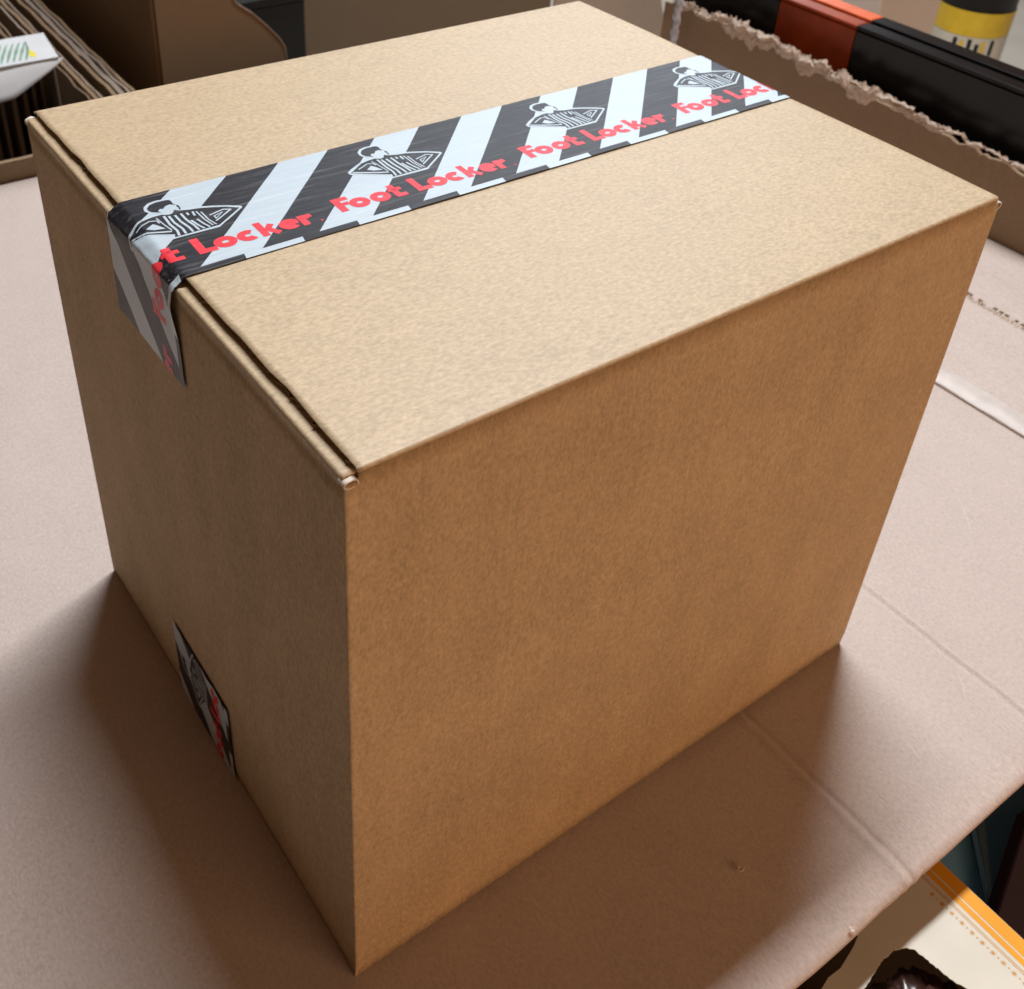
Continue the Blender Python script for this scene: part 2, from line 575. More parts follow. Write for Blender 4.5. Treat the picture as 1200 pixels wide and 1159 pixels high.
def wall_panel(name, axis, at, sign, a0, a1, ztop, mat):
    """An upright wall with thickness, slightly rounded vertical ends, faint warp."""
    n, mrows = 40, 30
    V, F = [], []
    fine = [0.0, 0.0002, 0.0006, 0.0011, 0.0020, 0.004, 0.0060, 0.0068, 0.0074, 0.0080, 0.0090]
    cols_ = [a0 + q for q in fine] + [a0 + 0.0090 + (a1 - a0 - 0.018) * i / 36 for i in range(1, 36)] + [a1 - q for q in fine[::-1]]
    n = len(cols_) - 1

    def out(a, z):
        dent = -0.00035 * math.exp(-((a1 - a - 0.0074) / 0.0009) ** 2) if axis == 'x' else 0.0
        return dent + 0.0011 * nz3(a * 9 + at * 7, z * 7, sign) * bow((a - a0) / (a1 - a0)) * bow(z / ztop)
    for i in range(n + 1):
        for j in range(mrows + 1):
            a = cols_[i]
            z = ztop * j / mrows
            if axis == 'x' and j == mrows and (a < 0.0062 or a > a1 - 0.0032):
                z -= 0.0045
            e = min(a - a0, a1 - a)
            r = 0.0011
            inset = r - math.sqrt(max(0, r * r - (r - min(e, r)) ** 2)) if e < r else 0
            zb = 0.0012 if j == 0 else 0
            d = at - sign * (inset + zb * 0.6) + sign * out(a, z)
            V.append((a, d, z) if axis == 'x' else (d, a, z))
    k = mrows + 1
    for i in range(n):
        for j in range(mrows):
            q = (i * k + j, (i + 1) * k + j, (i + 1) * k + j + 1, i * k + j + 1)
            F.append(q)
    o = mesh(name, V, F, mat, ship, True)
    bmx = bmesh.new()
    bmx.from_mesh(o.data)
    bmesh.ops.recalc_face_normals(bmx, faces=bmx.faces[:])
    want = Vector((0, sign, 0)) if axis == 'x' else Vector((sign, 0, 0))
    if sum((f.normal.dot(want) for f in bmx.faces)) < 0:
        bmesh.ops.reverse_faces(bmx, faces=bmx.faces[:])
    bmx.to_mesh(o.data)
    bmx.free()
    md = o.modifiers.new('thickness', 'SOLIDIFY')
    md.thickness = TH - 0.0008
    md.offset = -1
    return o


# non-uniform sampling near vertical edges comes from the rounded corner posts below
wall_panel('front_panel', 'x', 0.0, -1, 0.0, L_, H_ - 0.0016, M_wall)
wall_panel('back_panel', 'x', W_, 1, 0.0, L_, H_ - 0.0016, M_wall)
wall_panel('side_panel', 'y', 0.0, -1, 0.0004, W_ - 0.0004, H_ - 0.0047, M_wall)
wall_panel('side_panel', 'y', L_, 1, 0.0004, W_ - 0.0004, H_ - 0.0047, M_wall)
box('bottom_panel', 0.004, L_ - 0.004, 0.004, W_ - 0.004, 0.0015, 0.005, M_wall, ship)


# outer flaps with the rolled fold along the long walls
def outer_flap(y_edge, y_mid, s):
    # profile in (y, z): from the top of the wall around the fold to the middle seam
    r = 0.0016
    prof = []
    for i in range(9):
        a = math.radians(180 - 90 * i / 8)
        prof.append((y_edge + s * (r + r * math.cos(a)), H_ - r + r * math.sin(a)))
    nn = 14
    for i in range(1, nn + 1):
        prof.append((y_edge + s * r + (y_mid - y_edge - s * r) * i / nn, H_ + 0.0009 * math.sin(math.pi * i / nn)))
    V, F = [], []
    k = len(prof)
    n = 130
    for i in range(n + 1):
        x = FX0 + (FX1 - FX0) * i / n
        for j, (y, z) in enumerate(prof):
            rag = 0.0
            xx = x
            if i == 0:
                xx += 0.0008 * nz3(y * 330, 2, s) + 0.0004 * nz3(y * 90, 5, s) + 0.0005 * nz3(y * 900, 5, s)
            V.append((xx, y, z + 0.0005 * nz3(x * 8, y * 9, 3 + s) * (1 if j > 8 else 0)))
    for i in range(n):
        for j in range(k - 1):
            F.append((i * k + j, (i + 1) * k + j, (i + 1) * k + j + 1, i * k + j + 1))
    o = mesh('top_flap', V, F, M_top, ship, True)
    bmx = bmesh.new()
    bmx.from_mesh(o.data)
    bmesh.ops.recalc_face_normals(bmx, faces=bmx.faces[:])
    if sum(f.normal.z for f in bmx.faces) < 0:
        bmesh.ops.reverse_faces(bmx, faces=bmx.faces[:])
    bmx.to_mesh(o.data)
    bmx.free()
    md = o.modifiers.new('thickness', 'SOLIDIFY')
    md.thickness = 0.0006
    md.offset = -1
    # ragged fluted core and lower liner seen in the cut edge
    V, F = [], []
    n = 330
    y0, y1 = y_edge + s * 0.0012, y_mid
    for i in range(n + 1):
        y = y0 + (y1 - y0) * i / n
        rg = 0.0007 + 0.0017 * nz3(y * 210, 7, s) + 0.0012 * nz3(y * 700, 1, s)
        for x in (FX0 + max(-0.0011, rg), FX0 + 0.02):
            V.append((x, y, H_ - 0.0007))
            V.append((x - (0.0005 * nz3(y * 400, 3, 3)), y, H_ - 0.0021))
            V.append((x + 0.0007, y, H_ - 0.0030))
    for i in range(n):
        a = i * 6
        F += [(a, a + 1, a + 7, a + 6), (a + 1, a + 2, a + 8, a + 7), (a + 2, a + 5, a + 11, a + 8)]
    mesh('flap_core', V, F, M_core, o)
    box('lower_liner', FX0 + 0.0005, FX1 - 0.002, min(y0, y1), max(y0, y1), H_ - 0.0037, H_ - 0.0031, M_core, o)


outer_flap(0.0, 0.1815, 1)
outer_flap(W_, 0.1827, -1)


# inner flaps rolled over the short walls: an outer liner, a dark hollow, an inner liner with flutes between
def inner_flap(x_edge, s):
    r = 0.0017
    zt = H_ - 0.0030
    prof = [(x_edge, zt - r - 0.0002)]
    for i in range(9):
        a = math.radians(180 - 90 * i / 8)
        prof.append((x_edge + s * (r + r * math.cos(a)), zt - r + r * math.sin(a)))
    prof.append((x_edge + s * 0.03, zt - 0.0002))
    prof.append((x_edge + s * 0.15, zt - 0.0006))
    o = strip_mesh('inner_flap', prof, 0.0022, W_ - 0.0022, 110, 'y', M_top, ship, True, 0.00012, s)
    bmx = bmesh.new()
    bmx.from_mesh(o.data)
    bmesh.ops.recalc_face_normals(bmx, faces=bmx.faces[:])
    if sum(f.normal.z for f in bmx.faces) < 0:
        bmesh.ops.reverse_faces(bmx, faces=bmx.faces[:])
    bmx.to_mesh(o.data)
    bmx.free()
    md = o.modifiers.new('thickness', 'SOLIDIFY')
    md.thickness = 0.0007
    md.offset = -1
    # inner liner and flutes, showing at the open ends of the fold
    prof2 = [(x_edge + s * 0.0032, zt - 0.013), (x_edge + s * 0.0032, zt - 0.0062)] + [(x_edge + s * (0.0032 + 0.0022 * (1 + math.cos(math.radians(180 - 90 * i / 5)))), zt - 0.0062 + 0.0026 * math.sin(math.radians(180 - 90 * i / 5))) for i in range(6)] + [(x_edge + s * 0.03, zt - 0.0036)]
    il = strip_mesh('inner_liner', prof2, 0.0030, W_ - 0.0030, 2, 'y', M_core, o, True)
    il.modifiers.new('thickness', 'SOLIDIFY').thickness = 0.0006
    wave = [(x_edge + s * (0.0008 + 0.0022 * (k % 2)), zt - 0.012 + 0.0016 * k) for k in range(6)] + [(x_edge + s * (0.0045 + 0.0022 * k), zt - 0.0010 - 0.0022 * (k % 2)) for k in range(5)]
    wv = strip_mesh('flute', wave, 0.0026, W_ - 0.0026, 2, 'y', M_core, o, True)
    wv.modifiers.new('thickness', 'SOLIDIFY').thickness = 0.0005


inner_flap(0.0, 1)
inner_flap(L_, -1)
# frayed liner loops at the open corners of the folds
for cx_, y0_, y1_, sx_ in ((0.0027, -0.0003, 0.0042, 1), (0.0027, W_ + 0.0003, W_ - 0.0042, 1), (L_ - 0.0020, -0.0003, 0.0040, -1)):
    loop = []
    for i in range(19):
        a = math.radians(-30 + 330 * i / 18)
        wob = 1 + 0.22 * nz3(i * 0.6, cx_ * 90, y0_ * 5)
        loop.append((cx_ + sx_ * 0.0030 * wob * math.cos(a), H_ - 0.0056 + 0.0019 * wob * math.sin(a)))
    fr = strip_mesh('frayed_liner', loop, y0_, y1_, 6, 'y', M_scrap, ship, True, 0.0004, 3.0 + cx_)
    fr.modifiers.new('thickness', 'SOLIDIFY').thickness = 0.0005

# ------------------------------------------------------------------ printed tape (all print is laid out along the tape, s, and across it, t, in mm)
Y0T, TW = 0.1440, 0.0762


def interp_path(path):
    acc = [0.0]
    for (a, b) in zip(path, path[1:]):
        acc.append(acc[-1] + math.hypot(b[0] - a[0], b[1] - a[1]))
    return acc


R0 = 0.0016
zt = H_ + 0.0012
p_path = [(-0.0011, 0.3020), (-0.0010, 0.330), (-0.0009, H_ - 0.0022 - R0 - 0.0005)]
for i in range(1, 9):
    a = math.radians(180 - 78 * i / 8)
    p_path.append((-0.0009 + R0 + R0 * math.cos(a), H_ - 0.0022 - R0 + R0 * math.sin(a)))
p_path += [(0.0040, zt - 0.0008), (0.0056, zt - 0.0001), (0.0090, zt)]
p_path += [(0.0090 + (L_ - 0.0045 - 0.0090) * i / 40, zt) for i in range(1, 41)]
for i in range(1, 7):
    a = math.radians(90 - 90 * i / 6)
    p_path.append((L_ - 0.0045 + 0.0052 * math.cos(a), zt - 0.0052 + 0.0052 * math.sin(a)))
p_path.append((L_ + 0.0012, 0.300))
p_acc = interp_path(p_path)
s_ref = p_acc[[i for i, q in enumerate(p_path) if abs(q[0] - 0.0090) < 1e-9][0]] - 0.0090
S_MIN, S_MAX = -s_ref, p_acc[-1] - s_ref


def top_map(s, t, off):
    d = s - 0.0032 * math.exp(-max(s, 0.0) / 0.045) - 0.0038 * math.exp(-max(s, 0.0) / 0.007) + s_ref
    d = max(0.0, min(p_acc[-1] - 1e-9, d))
    i = 0
    for i in range(len(p_acc) - 1):
        if p_acc[i + 1] >= d:
            break
    a, b = p_path[i], p_path[i + 1]
    f = (d - p_acc[i]) / (p_acc[i + 1] - p_acc[i])
    x, z = a[0] + (b[0] - a[0]) * f, a[1] + (b[1] - a[1]) * f
    # smoothed normal
    def seg_n(k):
        k = max(0, min(len(p_path) - 2, k))
        u, v = p_path[k], p_path[k + 1]
        l = math.hypot(v[0] - u[0], v[1] - u[1])
        return (-(v[1] - u[1]) / l, (v[0] - u[0]) / l)
    n0, n1, n2 = seg_n(i - 1), seg_n(i), seg_n(i + 1)
    if f < 0.5:
        q = 0.5 + f
        nx, nz_ = n0[0] * (1 - q) + n1[0] * q, n0[1] * (1 - q) + n1[1] * q
    else:
        q = f - 0.5
        nx, nz_ = n1[0] * (1 - q) + n2[0] * q, n1[1] * (1 - q) + n2[1] * q
    l = math.hypot(nx, nz_) or 1
    nx, nz_ = nx / l, nz_ / l
    # long shallow ripples and a crumple where the tape turns the edge
    wr = 0.00022 * nz3(s * 22, t * 95, 1.0)
    near = math.exp(-((s - 0.003) / 0.011) ** 2)
    wr += near * (0.0009 * nz3(s * 110 + t * 60, t * 65, 9.0))
    curl = math.exp(-(t / 0.006) ** 2)
    if s < 0.003:
        wr += curl * 0.0020 * math.exp(-((s + 0.006) / 0.012) ** 2) + 0.0006 * math.exp(-((t - TW) / 0.006) ** 2)
    h = off + max(-0.0002, wr) + 0.0002
    y = Y0T + t + 0.0016 * math.exp(-((s + 0.05) / 0.05) ** 2) * (t / TW - 0.3)
    return (x + nx * h, y, z + nz_ * h)


def low_map(s, t, off):
    # end of the bottom tape, stuck up the short wall
    z = s + 0.0008
    return (-0.0009 - off - 0.0004 - 0.0003 * nz3(t * 90, z * 90, 2), 0.1415 + t * 1.0, z + 0.004 * (t / TW) - 0.0015)


class Print:
    """Flat shapes in (s, t) that are cut to the tape and then laid on it."""
    def __init__(self):
        self.bm = bmesh.new()

    def poly(self, pts):
        f = self.bm.faces.new([self.bm.verts.new((a, b, 0)) for a, b in pts])
        bmesh.ops.triangulate(self.bm, faces=[f])

    def stroke(self, pts, wd, closed=False):
        n = len(pts)
        L, R = [], []
        for i in range(n):
            if closed:
                p0, p1, p2 = pts[i - 1], pts[i], pts[(i + 1) % n]
            else:
                p0, p1, p2 = pts[max(0, i - 1)], pts[i], pts[min(n - 1, i + 1)]
            d0 = Vector((p1[0] - p0[0], p1[1] - p0[1]))
            d1 = Vector((p2[0] - p1[0], p2[1] - p1[1]))
            if d0.length < 1e-9:
                d0 = d1
            if d1.length < 1e-9:
                d1 = d0
            d0.normalize()
            d1.normalize()
            nrm = Vector((-(d0.y + d1.y), d0.x + d1.x))
            if nrm.length < 1e-6:
                nrm = Vector((-d0.y, d0.x))
            nrm.normalize()
            c = max(0.5, nrm.dot(Vector((-d0.y, d0.x))))
            hw = wd / 2 / c
            L.append(self.bm.verts.new((p1[0] + nrm.x * hw, p1[1] + nrm.y * hw, 0)))
            R.append(self.bm.verts.new((p1[0] - nrm.x * hw, p1[1] - nrm.y * hw, 0)))
        for i in range(n if closed else n - 1):
            j = (i + 1) % n
            self.bm.faces.new((L[i], R[i], R[j], L[j]))

    def lay(self, name, mp, s0, s1, off, mat, parent, step=3.0, tstep=2.0):
        bm = self.bm
        bm.normal_update()
        for (co, no) in (((s0, 0, 0), (-1, 0, 0)), ((s1, 0, 0), (1, 0, 0)), ((0, 0, 0), (0, -1, 0)), ((0, TW * 1000, 0), (0, 1, 0))):
            bmesh.ops.bisect_plane(bm, geom=bm.verts[:] + bm.edges[:] + bm.faces[:], plane_co=co, plane_no=no, clear_outer=True, dist=1e-6)
        if not bm.faces:
            bm.free()
            return None
        a0 = min(v.co.x for v in bm.verts)
        a1 = max(v.co.x for v in bm.verts)
        cuts = []
        x = -9.0
        while x < 12.0:
            cuts.append(x)
            x += 0.75
        x = math.floor(a0 / step) * step
        while x < a1:
            if x < -9 or x > 12:
                cuts.append(x)
            x += step
        for x in cuts:
            if a0 < x < a1:
                bmesh.ops.bisect_plane(bm, geom=bm.verts[:] + bm.edges[:] + bm.faces[:], plane_co=(x, 0, 0), plane_no=(1, 0, 0), dist=1e-6)
        for y in (0.5, 1.0, 1.5, 3.0, 5.0, 7.0, 9.0, 11.0):
            bmesh.ops.bisect_plane(bm, geom=bm.verts[:] + bm.edges[:] + bm.faces[:], plane_co=(0, y, 0), plane_no=(0, 1, 0), dist=1e-6)
        y = tstep
        while y < TW * 1000:
            bmesh.ops.bisect_plane(bm, geom=bm.verts[:] + bm.edges[:] + bm.faces[:], plane_co=(0, y, 0), plane_no=(0, 1, 0), dist=1e-6)
            y += tstep
        bmesh.ops.remove_doubles(bm, verts=bm.verts[:], dist=1e-5)
        for f in bm.faces:
            if f.normal.z < 0:
                f.normal_flip()
        for v in bm.verts:
            v.co = Vector(mp(v.co.x / 1000, v.co.y / 1000, off))
        return from_bm(name, bm, mat, parent, True)


PER = 114.8
ST = 28.7


def ring(cx, cy, rx, ry, n=28, a0=0, a1=360):
    full = abs(a1 - a0) >= 360
    k = n if full else n + 1
    return [(cx + rx * math.cos(math.radians(a0 + (a1 - a0) * i / n)), cy + ry * math.sin(math.radians(a0 + (a1 - a0) * i / n))) for i in range(k)]


def letters(ofs):
    """The red wordmark: heavy geometric letters, baseline falling slightly along the tape."""
    out = []
    B, XH, CAP, WD = 0.0, 9.6, 13.6, 3.5
    r = (XH - WD) / 2
    m = XH / 2

    def glyph(x, kind):
        p = Print()
        if kind == 'F':
            p.stroke([(x + 1.8, B), (x + 1.8, CAP)], WD + 0.4)
            p.stroke([(x + 3.2, CAP - 1.6), (x + 8.4, CAP - 1.6)], 3.2)
            p.stroke([(x + 3.2, CAP - 6.6), (x + 7.2, CAP - 6.6)], 3.0)
        elif kind == 'o':
            p.stroke(ring(x + 5.3, m, r + 0.45, r), WD + 0.2, True)
        elif kind == 't':
            p.stroke([(x + 3.3, 1.3), (x + 3.3, CAP - 0.6)], WD)
            p.stroke([(x + 0.2, XH - 1.6), (x + 7.6, XH - 1.6)], 3.0)
            p.stroke([(x + 2.0, 1.55), (x + 8.0, 1.55)], 3.1)
        elif kind == 'L':
            p.stroke([(x + 1.9, B), (x + 1.9, CAP + 0.6)], WD + 0.3)
            p.stroke([(x + 3.3, 1.7), (x + 8.6, 1.7)], 3.4)
        elif kind == 'c':
            p.stroke(ring(x + 5.3, m, r + 0.3, r, 24, 48, 312), WD + 0.2)
        elif kind == 'k':
            p.stroke([(x + 1.8, B), (x + 1.8, CAP)], WD)
            p.stroke([(x + 3.2, 4.2), (x + 7.6, XH)], 3.1)
            p.stroke([(x + 4.2, 6.0), (x + 8.3, 0.0)], 3.3)
        elif kind == 'e':
            p.stroke(ring(x + 5.2, m, r + 0.3, r, 26, 8, 318), WD)
            p.stroke([(x + 3.0, m - 0.1), (x + 9.6, m - 0.1)], 2.2)
        elif kind == 'r':
            p.stroke([(x + 1.8, B), (x + 1.8, XH)], WD)
            p.stroke([(x + 3.2, XH - 3.6), (x + 4.4, XH - 2.0), (x + 7.0, XH - 1.7)], 3.3)
        elif kind == '.':
            p.poly(ring(x + 0.7, 0.8, 0.65, 0.65, 10))
        for v in p.bm.verts:
            a, b = v.co.x, v.co.y
            v.co.x = ofs + a + 0.03 * b
            v.co.y = 16.2 + b - 0.022 * a
        return p
    for x, ch in ((92, 'F'), (98.6, 'o'), (110.2, 'o'), (121.2, 't'), (135.2, 'L'), (143.4, 'o'), (154.2, 'c'), (165.0, 'k'), (174.9, 'e'), (185.3, 'r'), (194.2, '.')):
        out.append(glyph(x, ch))
    return out


EMB = {
    'white': [(130.6, 65.6), (133.3, 68.1), (136.9, 69.0), (140.8, 68.7), (143.3, 67.7), (144.3, 65.2), (144.6, 62.3), (145.1, 59.0), (145.0, 56.4), (148.0, 54.5), (152.5, 53.7), (157.8, 51.3), (163.5, 48.3), (169.0, 44.2), (168.9, 42.9), (162.4, 38.3), (153.8, 32.4), (152.3, 31.3), (130.9, 31.8), (131.1, 33.7), (131.7, 35.4), (122.3, 41.4), (114.6, 45.6), (114.6, 48.4), (118.8, 51.3), (126.7, 55.5), (131.1, 56.9), (134.5, 57.0), (130.9, 59.5), (129.8, 62.4)],
    'hair': [(131.6, 64.1), (133.7, 66.5), (137.0, 67.6), (141.2, 67.4), (143.0, 66.8), (143.4, 65.0), (143.1, 63.1), (143.9, 60.9), (141.5, 62.7), (139.3, 62.1), (137.5, 60.2), (136.3, 60.9), (134.8, 59.3), (135.6, 57.2), (132.2, 59.7), (131.3, 61.9)],
    'profile': [(143.9, 60.9), (144.7, 59.5), (144.4, 56.7), (143.9, 55.6), (143.2, 55.8), (143.8, 57.3), (143.5, 59.1)],
    'body': [(134.7, 55.3), (137.3, 53.6), (139.2, 53.8), (141.3, 56.5), (142.8, 55.0), (147.2, 53.2), (152.1, 52.1), (157.5, 49.8), (162.7, 47.1), (167.5, 43.1), (152.9, 33.0), (132.2, 32.8), (133.0, 35.5), (122.8, 42.2), (115.5, 46.9), (125.5, 53.6), (130.5, 54.9)],
    'lines': [
        ([(135.1, 53.3), (134.6, 44.8), (135.2, 38.1), (134.2, 33.2)], 1.1),
        ([(137.0, 52.2), (136.8, 45.5), (137.8, 38.4), (137.3, 33.4)], 1.1),
        ([(139.6, 51.7), (139.6, 45.1), (140.6, 38.1), (140.6, 33.3)], 1.1),
        ([(142.4, 51.7), (142.3, 45.5), (143.3, 38.5), (143.4, 33.4)], 1.1),
        ([(145.0, 51.2), (144.9, 48.7)], 1.0),
        ([(143.9, 43.6), (144.9, 37.7), (146.0, 33.5)], 1.0),
        ([(147.6, 50.9), (147.1, 46.7)], 1.0),
        ([(146.6, 43.2), (147.6, 37.3), (148.6, 33.5)], 0.9),
        ([(149.1, 50.1), (149.3, 41.4), (150.4, 34.2)], 0.7),
        ([(150.8, 48.6), (150.8, 40.1), (152.0, 34.2)], 0.7),
        ([(152.9, 43.6), (160.3, 45.5), (163.3, 43.7), (153.2, 37.2)], 0.8),
        ([(154.3, 41.9), (159.0, 43.3), (154.2, 39.4), (154.3, 41.9)], 0.7),
        ([(116.8, 47.1), (122.5, 43.8), (129.3, 40.2), (133.0, 38.6)], 1.1),
        ([(121.2, 48.4), (128.1, 51.8), (131.0, 50.7), (131.2, 48.1)], 0.7),
        ([(131.6, 53.2), (132.4, 46.1), (133.4, 39.6)], 0.6),
    ],
    'armfill': [(124.7, 46.1), (128.5, 48.7), (129.6, 47.1), (131.7, 42.3), (127.2, 43.6)],
}


def sealing_tape(name, mp, s0, s1, ph, label):
    p = Print()
    p.poly([(s0 - 1, -1), (s1 + 1, -1), (s1 + 1, 80), (s0 - 1, 80)])
    root = p.lay(name, mp, s0, s1, 0.0, M_white_film, ship)
    root['label'] = label
    # diagonal black stripes
    k0 = int((s0 - ph - 200) / (2 * ST))
    for k in range(k0, k0 + 16):
        lo = 45.3 + ph + k * 2 * ST       # where the dark stripe starts at t = 4
        p = Print()
        sl = 72.5 / 71.0
        p.poly([(lo, 4.2), (lo + ST, 4.2), (lo + ST + sl * 72.2, 76.4), (lo + sl * 72.2, 76.4)])
        p.lay('stripe', mp, s0, s1, 0.00003, M_black_ink, root)
        p = Print()
        q = lo + 18.9
        p.poly([(q, -0.5), (q + ST, -0.5), (q + ST + 1.0, 4.2), (q + 1.0, 4.2)])
        p.lay('edge_stripe', mp, s0, s1, 0.00003, M_black_ink, root)
    for k in range(-3, 5):
        sh = ph + k * PER
        if sh + 92 > s1 or sh + 196 < s0:
            continue
        T = lambda P: [(a + sh, b) for a, b in P]
        p = Print()
        p.poly(T(EMB['white']))
        e = p.lay('emblem', mp, s0, s1, 0.00006, M_white_film, root)
        p = Print()
        for nm in ('hair', 'profile', 'body'):
            p.poly(T(EMB[nm]))
        p.lay('emblem_figure', mp, s0, s1, 0.00009, M_black_ink, root)
        p = Print()
        for P, wd in EMB['lines']:
            p.stroke(T(P), wd)
        p.poly(T(EMB['armfill']))
        p.lay('emblem_lines', mp, s0, s1, 0.00012, M_white_film, root)
        for g in letters(sh):
            g.lay('letter', mp, s0, s1, 0.00010, M_red_ink, root)
    return root


sealing_tape('sealing_tape', top_map, S_MIN * 1000 + 7.2, S_MAX * 1000 - 0.1, 0.0, 'black and white striped tape with red lettering over the lid seam')
sealing_tape('sealing_tape', low_map, 1.0, 67.0, -98.0, 'end of striped tape folded up from under the box')

# ------------------------------------------------------------------ things beyond the torn wall
bk = thing('black_carton', 'glossy black carton with an orange band standing behind the torn wall', 'carton', (1.10, 0.3, -0.006))
for nm, ya, yb, ma, mb in (('black_panel', -0.30, 0.548, M_black, M_black), ('orange_band', 0.5485, 0.672, M_orange, M_orange2), ('black_panel', 0.6725, 0.845, M_black, M_black)):
    box(nm, 1.046, 1.098, ya, yb, -0.0055, 0.1585, ma, bk, 0.002)
    box('lid_lip', 1.0455, 1.069, ya, yb, 0.1590, 0.1640, ma, bk, 0.0015)
    box('lid_lip', 1.0725, 1.0985, ya, yb, 0.1590, 0.1665, mb, bk, 0.0015)

# pale carton and brown carton far behind
pc = thing('pale_carton', 'tall pale pinkish carton standing left of the yellow bucket', 'carton', (1.80, 1.05, -0.75))
box('carton_wall', 1.70, 1.90, 0.95, 1.30, -0.749, 0.10, M_pale, pc, 0.004)

# yellow bucket
bx_, by_ = 2.73, 1.335
bu = thing('bucket', 'black bucket with a yellow label standing on the floor far behind', 'bucket', (bx_, by_, -0.75))


def lathe(name, prof, cx, cy, mat, parent, n=48):
    V, F = [], []
    k = len(prof)
    for i in range(n):
        a = 2 * math.pi * i / n
        for r, z in prof:
            V.append((cx + r * math.cos(a), cy + r * math.sin(a), z))
    for i in range(n):
        for j in range(k - 1):
            F.append((i * k + j, ((i + 1) % n) * k + j, ((i + 1) % n) * k + j + 1, i * k + j + 1))
    return mesh(name, V, F, mat, parent, True)


lathe('bucket_body', [(0.0, -0.749), (0.092, -0.749), (0.095, -0.74), (0.100, -0.26), (0.103, -0.255), (0.103, -0.24), (0.0, -0.24)], bx_, by_, M_dark, bu)
lathe('yellow_label', [(0.1005, -0.378), (0.1012, -0.312)], bx_, by_, M_yellow, bu)
lathe('pale_label', [(0.0992, -0.50), (0.1004, -0.379)], bx_, by_, M_cream, bu)
for k, (a, z0, z1) in enumerate(((-2.95, -0.425, -0.385), (-2.78, -0.41, -0.39), (-2.58, -0.43, -0.384), (-2.38, -0.42, -0.395), (-2.22, -0.43, -0.387), (-1.97, -0.425, -0.384))):
    V = []
    for q in range(5):
        for zq in (z0, z1):
            aa = a + 0.026 * q
            V.append((bx_ + 0.1016 * math.cos(aa), by_ + 0.1016 * math.sin(aa), zq))
    mesh('printed_mark', V, [(2 * q, 2 * q + 2, 2 * q + 3, 2 * q + 1) for q in range(4)], (M_dark, M_yellow)[k % 3 == 1], bu)

# ------------------------------------------------------------------ things at the back left
dx_ = [0.0]
for i in range(11):
    dx_.append(dx_[-1] + random.choice((0.006, 0.007, 0.009, 0.013)))
rows_ = [(0.372 - dx_[i], -0.046 - 0.002 * (i % 3) - 0.004 * (i > 4), 1.03) for i in range(9)] + [(0.283 - 0.016 * i, -0.006 - 0.006 * (i % 2), 1.31) for i in range(7)] + [(0.262 - 0.034 * i, -0.165 - 0.02 * (i % 3), 1.02) for i in range(7)]
for i, (x, zt_, y0) in enumerate(rows_):
    x += random.uniform(-0.0025, 0.0025)
    y0 += random.uniform(0, 0.02)
    y1 = 2.2 + random.uniform(-0.2, 0.2)
    n = 44
    lean = random.uniform(-0.004, 0.004)
    yl_ = [y0 + (y1 - y0) * k / n for k in range(n + 1)]
    tl_ = [zt_ + 0.022 * (y_ - 1.3) + 0.005 * nz3(k * 0.5, i, 2) + 0.002 * nz3(k * 2.1, i, 6) for k, y_ in enumerate(yl_)]
    o = wall_strip('flattened_carton', yl_, tl_, -0.74, 'x', x, random.choice((0.003, 0.0045, 0.006)), random.choice((M_grey, M_brown, M_grey, M_brown3, M_brown)), None)
    if i < 9:
        tag(o, 'flattened carton standing on edge in the dense row at the back left', 'carton', 'flattened cartons in the dense row')
    elif i < 16:
        tag(o, 'flattened carton standing on edge behind the small white carton', 'carton', 'flattened cartons behind the white carton')
    else:
        tag(o, 'flattened carton deep in the dark gap at the left border', 'carton', 'flattened cartons in the dark gap')

lc = thing('white_carton', 'small white carton with a green leaf print lying on the flattened cartons', 'carton', (0.15, 1.31, 0.0))
TILT = Matrix.Translation((0, 1.290, 0.009)) @ Matrix.Rotation(math.radians(17), 4, 'X')
bm = bmesh.new()
bm_box(bm, 0.02, 0.286, 0.0, 0.058, -0.012, 0.0, 0.001)
bmesh.ops.transform(bm, matrix=TILT, verts=bm.verts[:])
from_bm('carton_body', bm, M_wh, lc)
for k in range(13):
    x0 = 0.140 + 0.0085 * k
    P = [(x0, 0.006), (x0 + 0.0022, 0.005), (x0 + 0.013, 0.024), (x0 + 0.024, 0.046), (x0 + 0.018, 0.040), (x0 + 0.008, 0.024)]
    P = [(min(a_, 0.256), b_) for a_, b_ in P]
    mesh('leaflet_print', [TILT @ Vector((a_, b_, 0.0003)) for a_, b_ in P], [(0, 1, 2, 3, 4, 5)], M_leaf, lc)
mesh('yellow_print', [TILT @ Vector(q_) for q_ in ((0.250, 0.010, 0.0004), (0.257, 0.008, 0.0004), (0.260, 0.016, 0.0004), (0.254, 0.026, 0.0004))], [(0, 1, 2, 3)], M_yel, lc)
V, F = [], []
for i in range(21):
    for j in range(7):
        u, v = i / 20, j / 6
        x = 0.02 + 0.274 * u
        wv = 0.8 * min(1.0, max(0.0, (0.294 - x) / 0.085)) ** 0.8
        V.append((x, 1.294 - 0.040 * v * wv, 0.0035 - 0.040 * v * wv * (0.6 + 0.4 * v) + 0.002 * math.sin(u * 9)))
for i in range(20):
    for j in range(6):
        a = i * 7 + j
        F.append((a, a + 7, a + 8, a + 1))
o = mesh('paper_sheet', V, F, M_paper, None, True)
o.modifiers.new('thickness', 'SOLIDIFY').thickness = 0.0008
tag(o, 'curled white paper sheet hanging under the small white carton', 'paper')

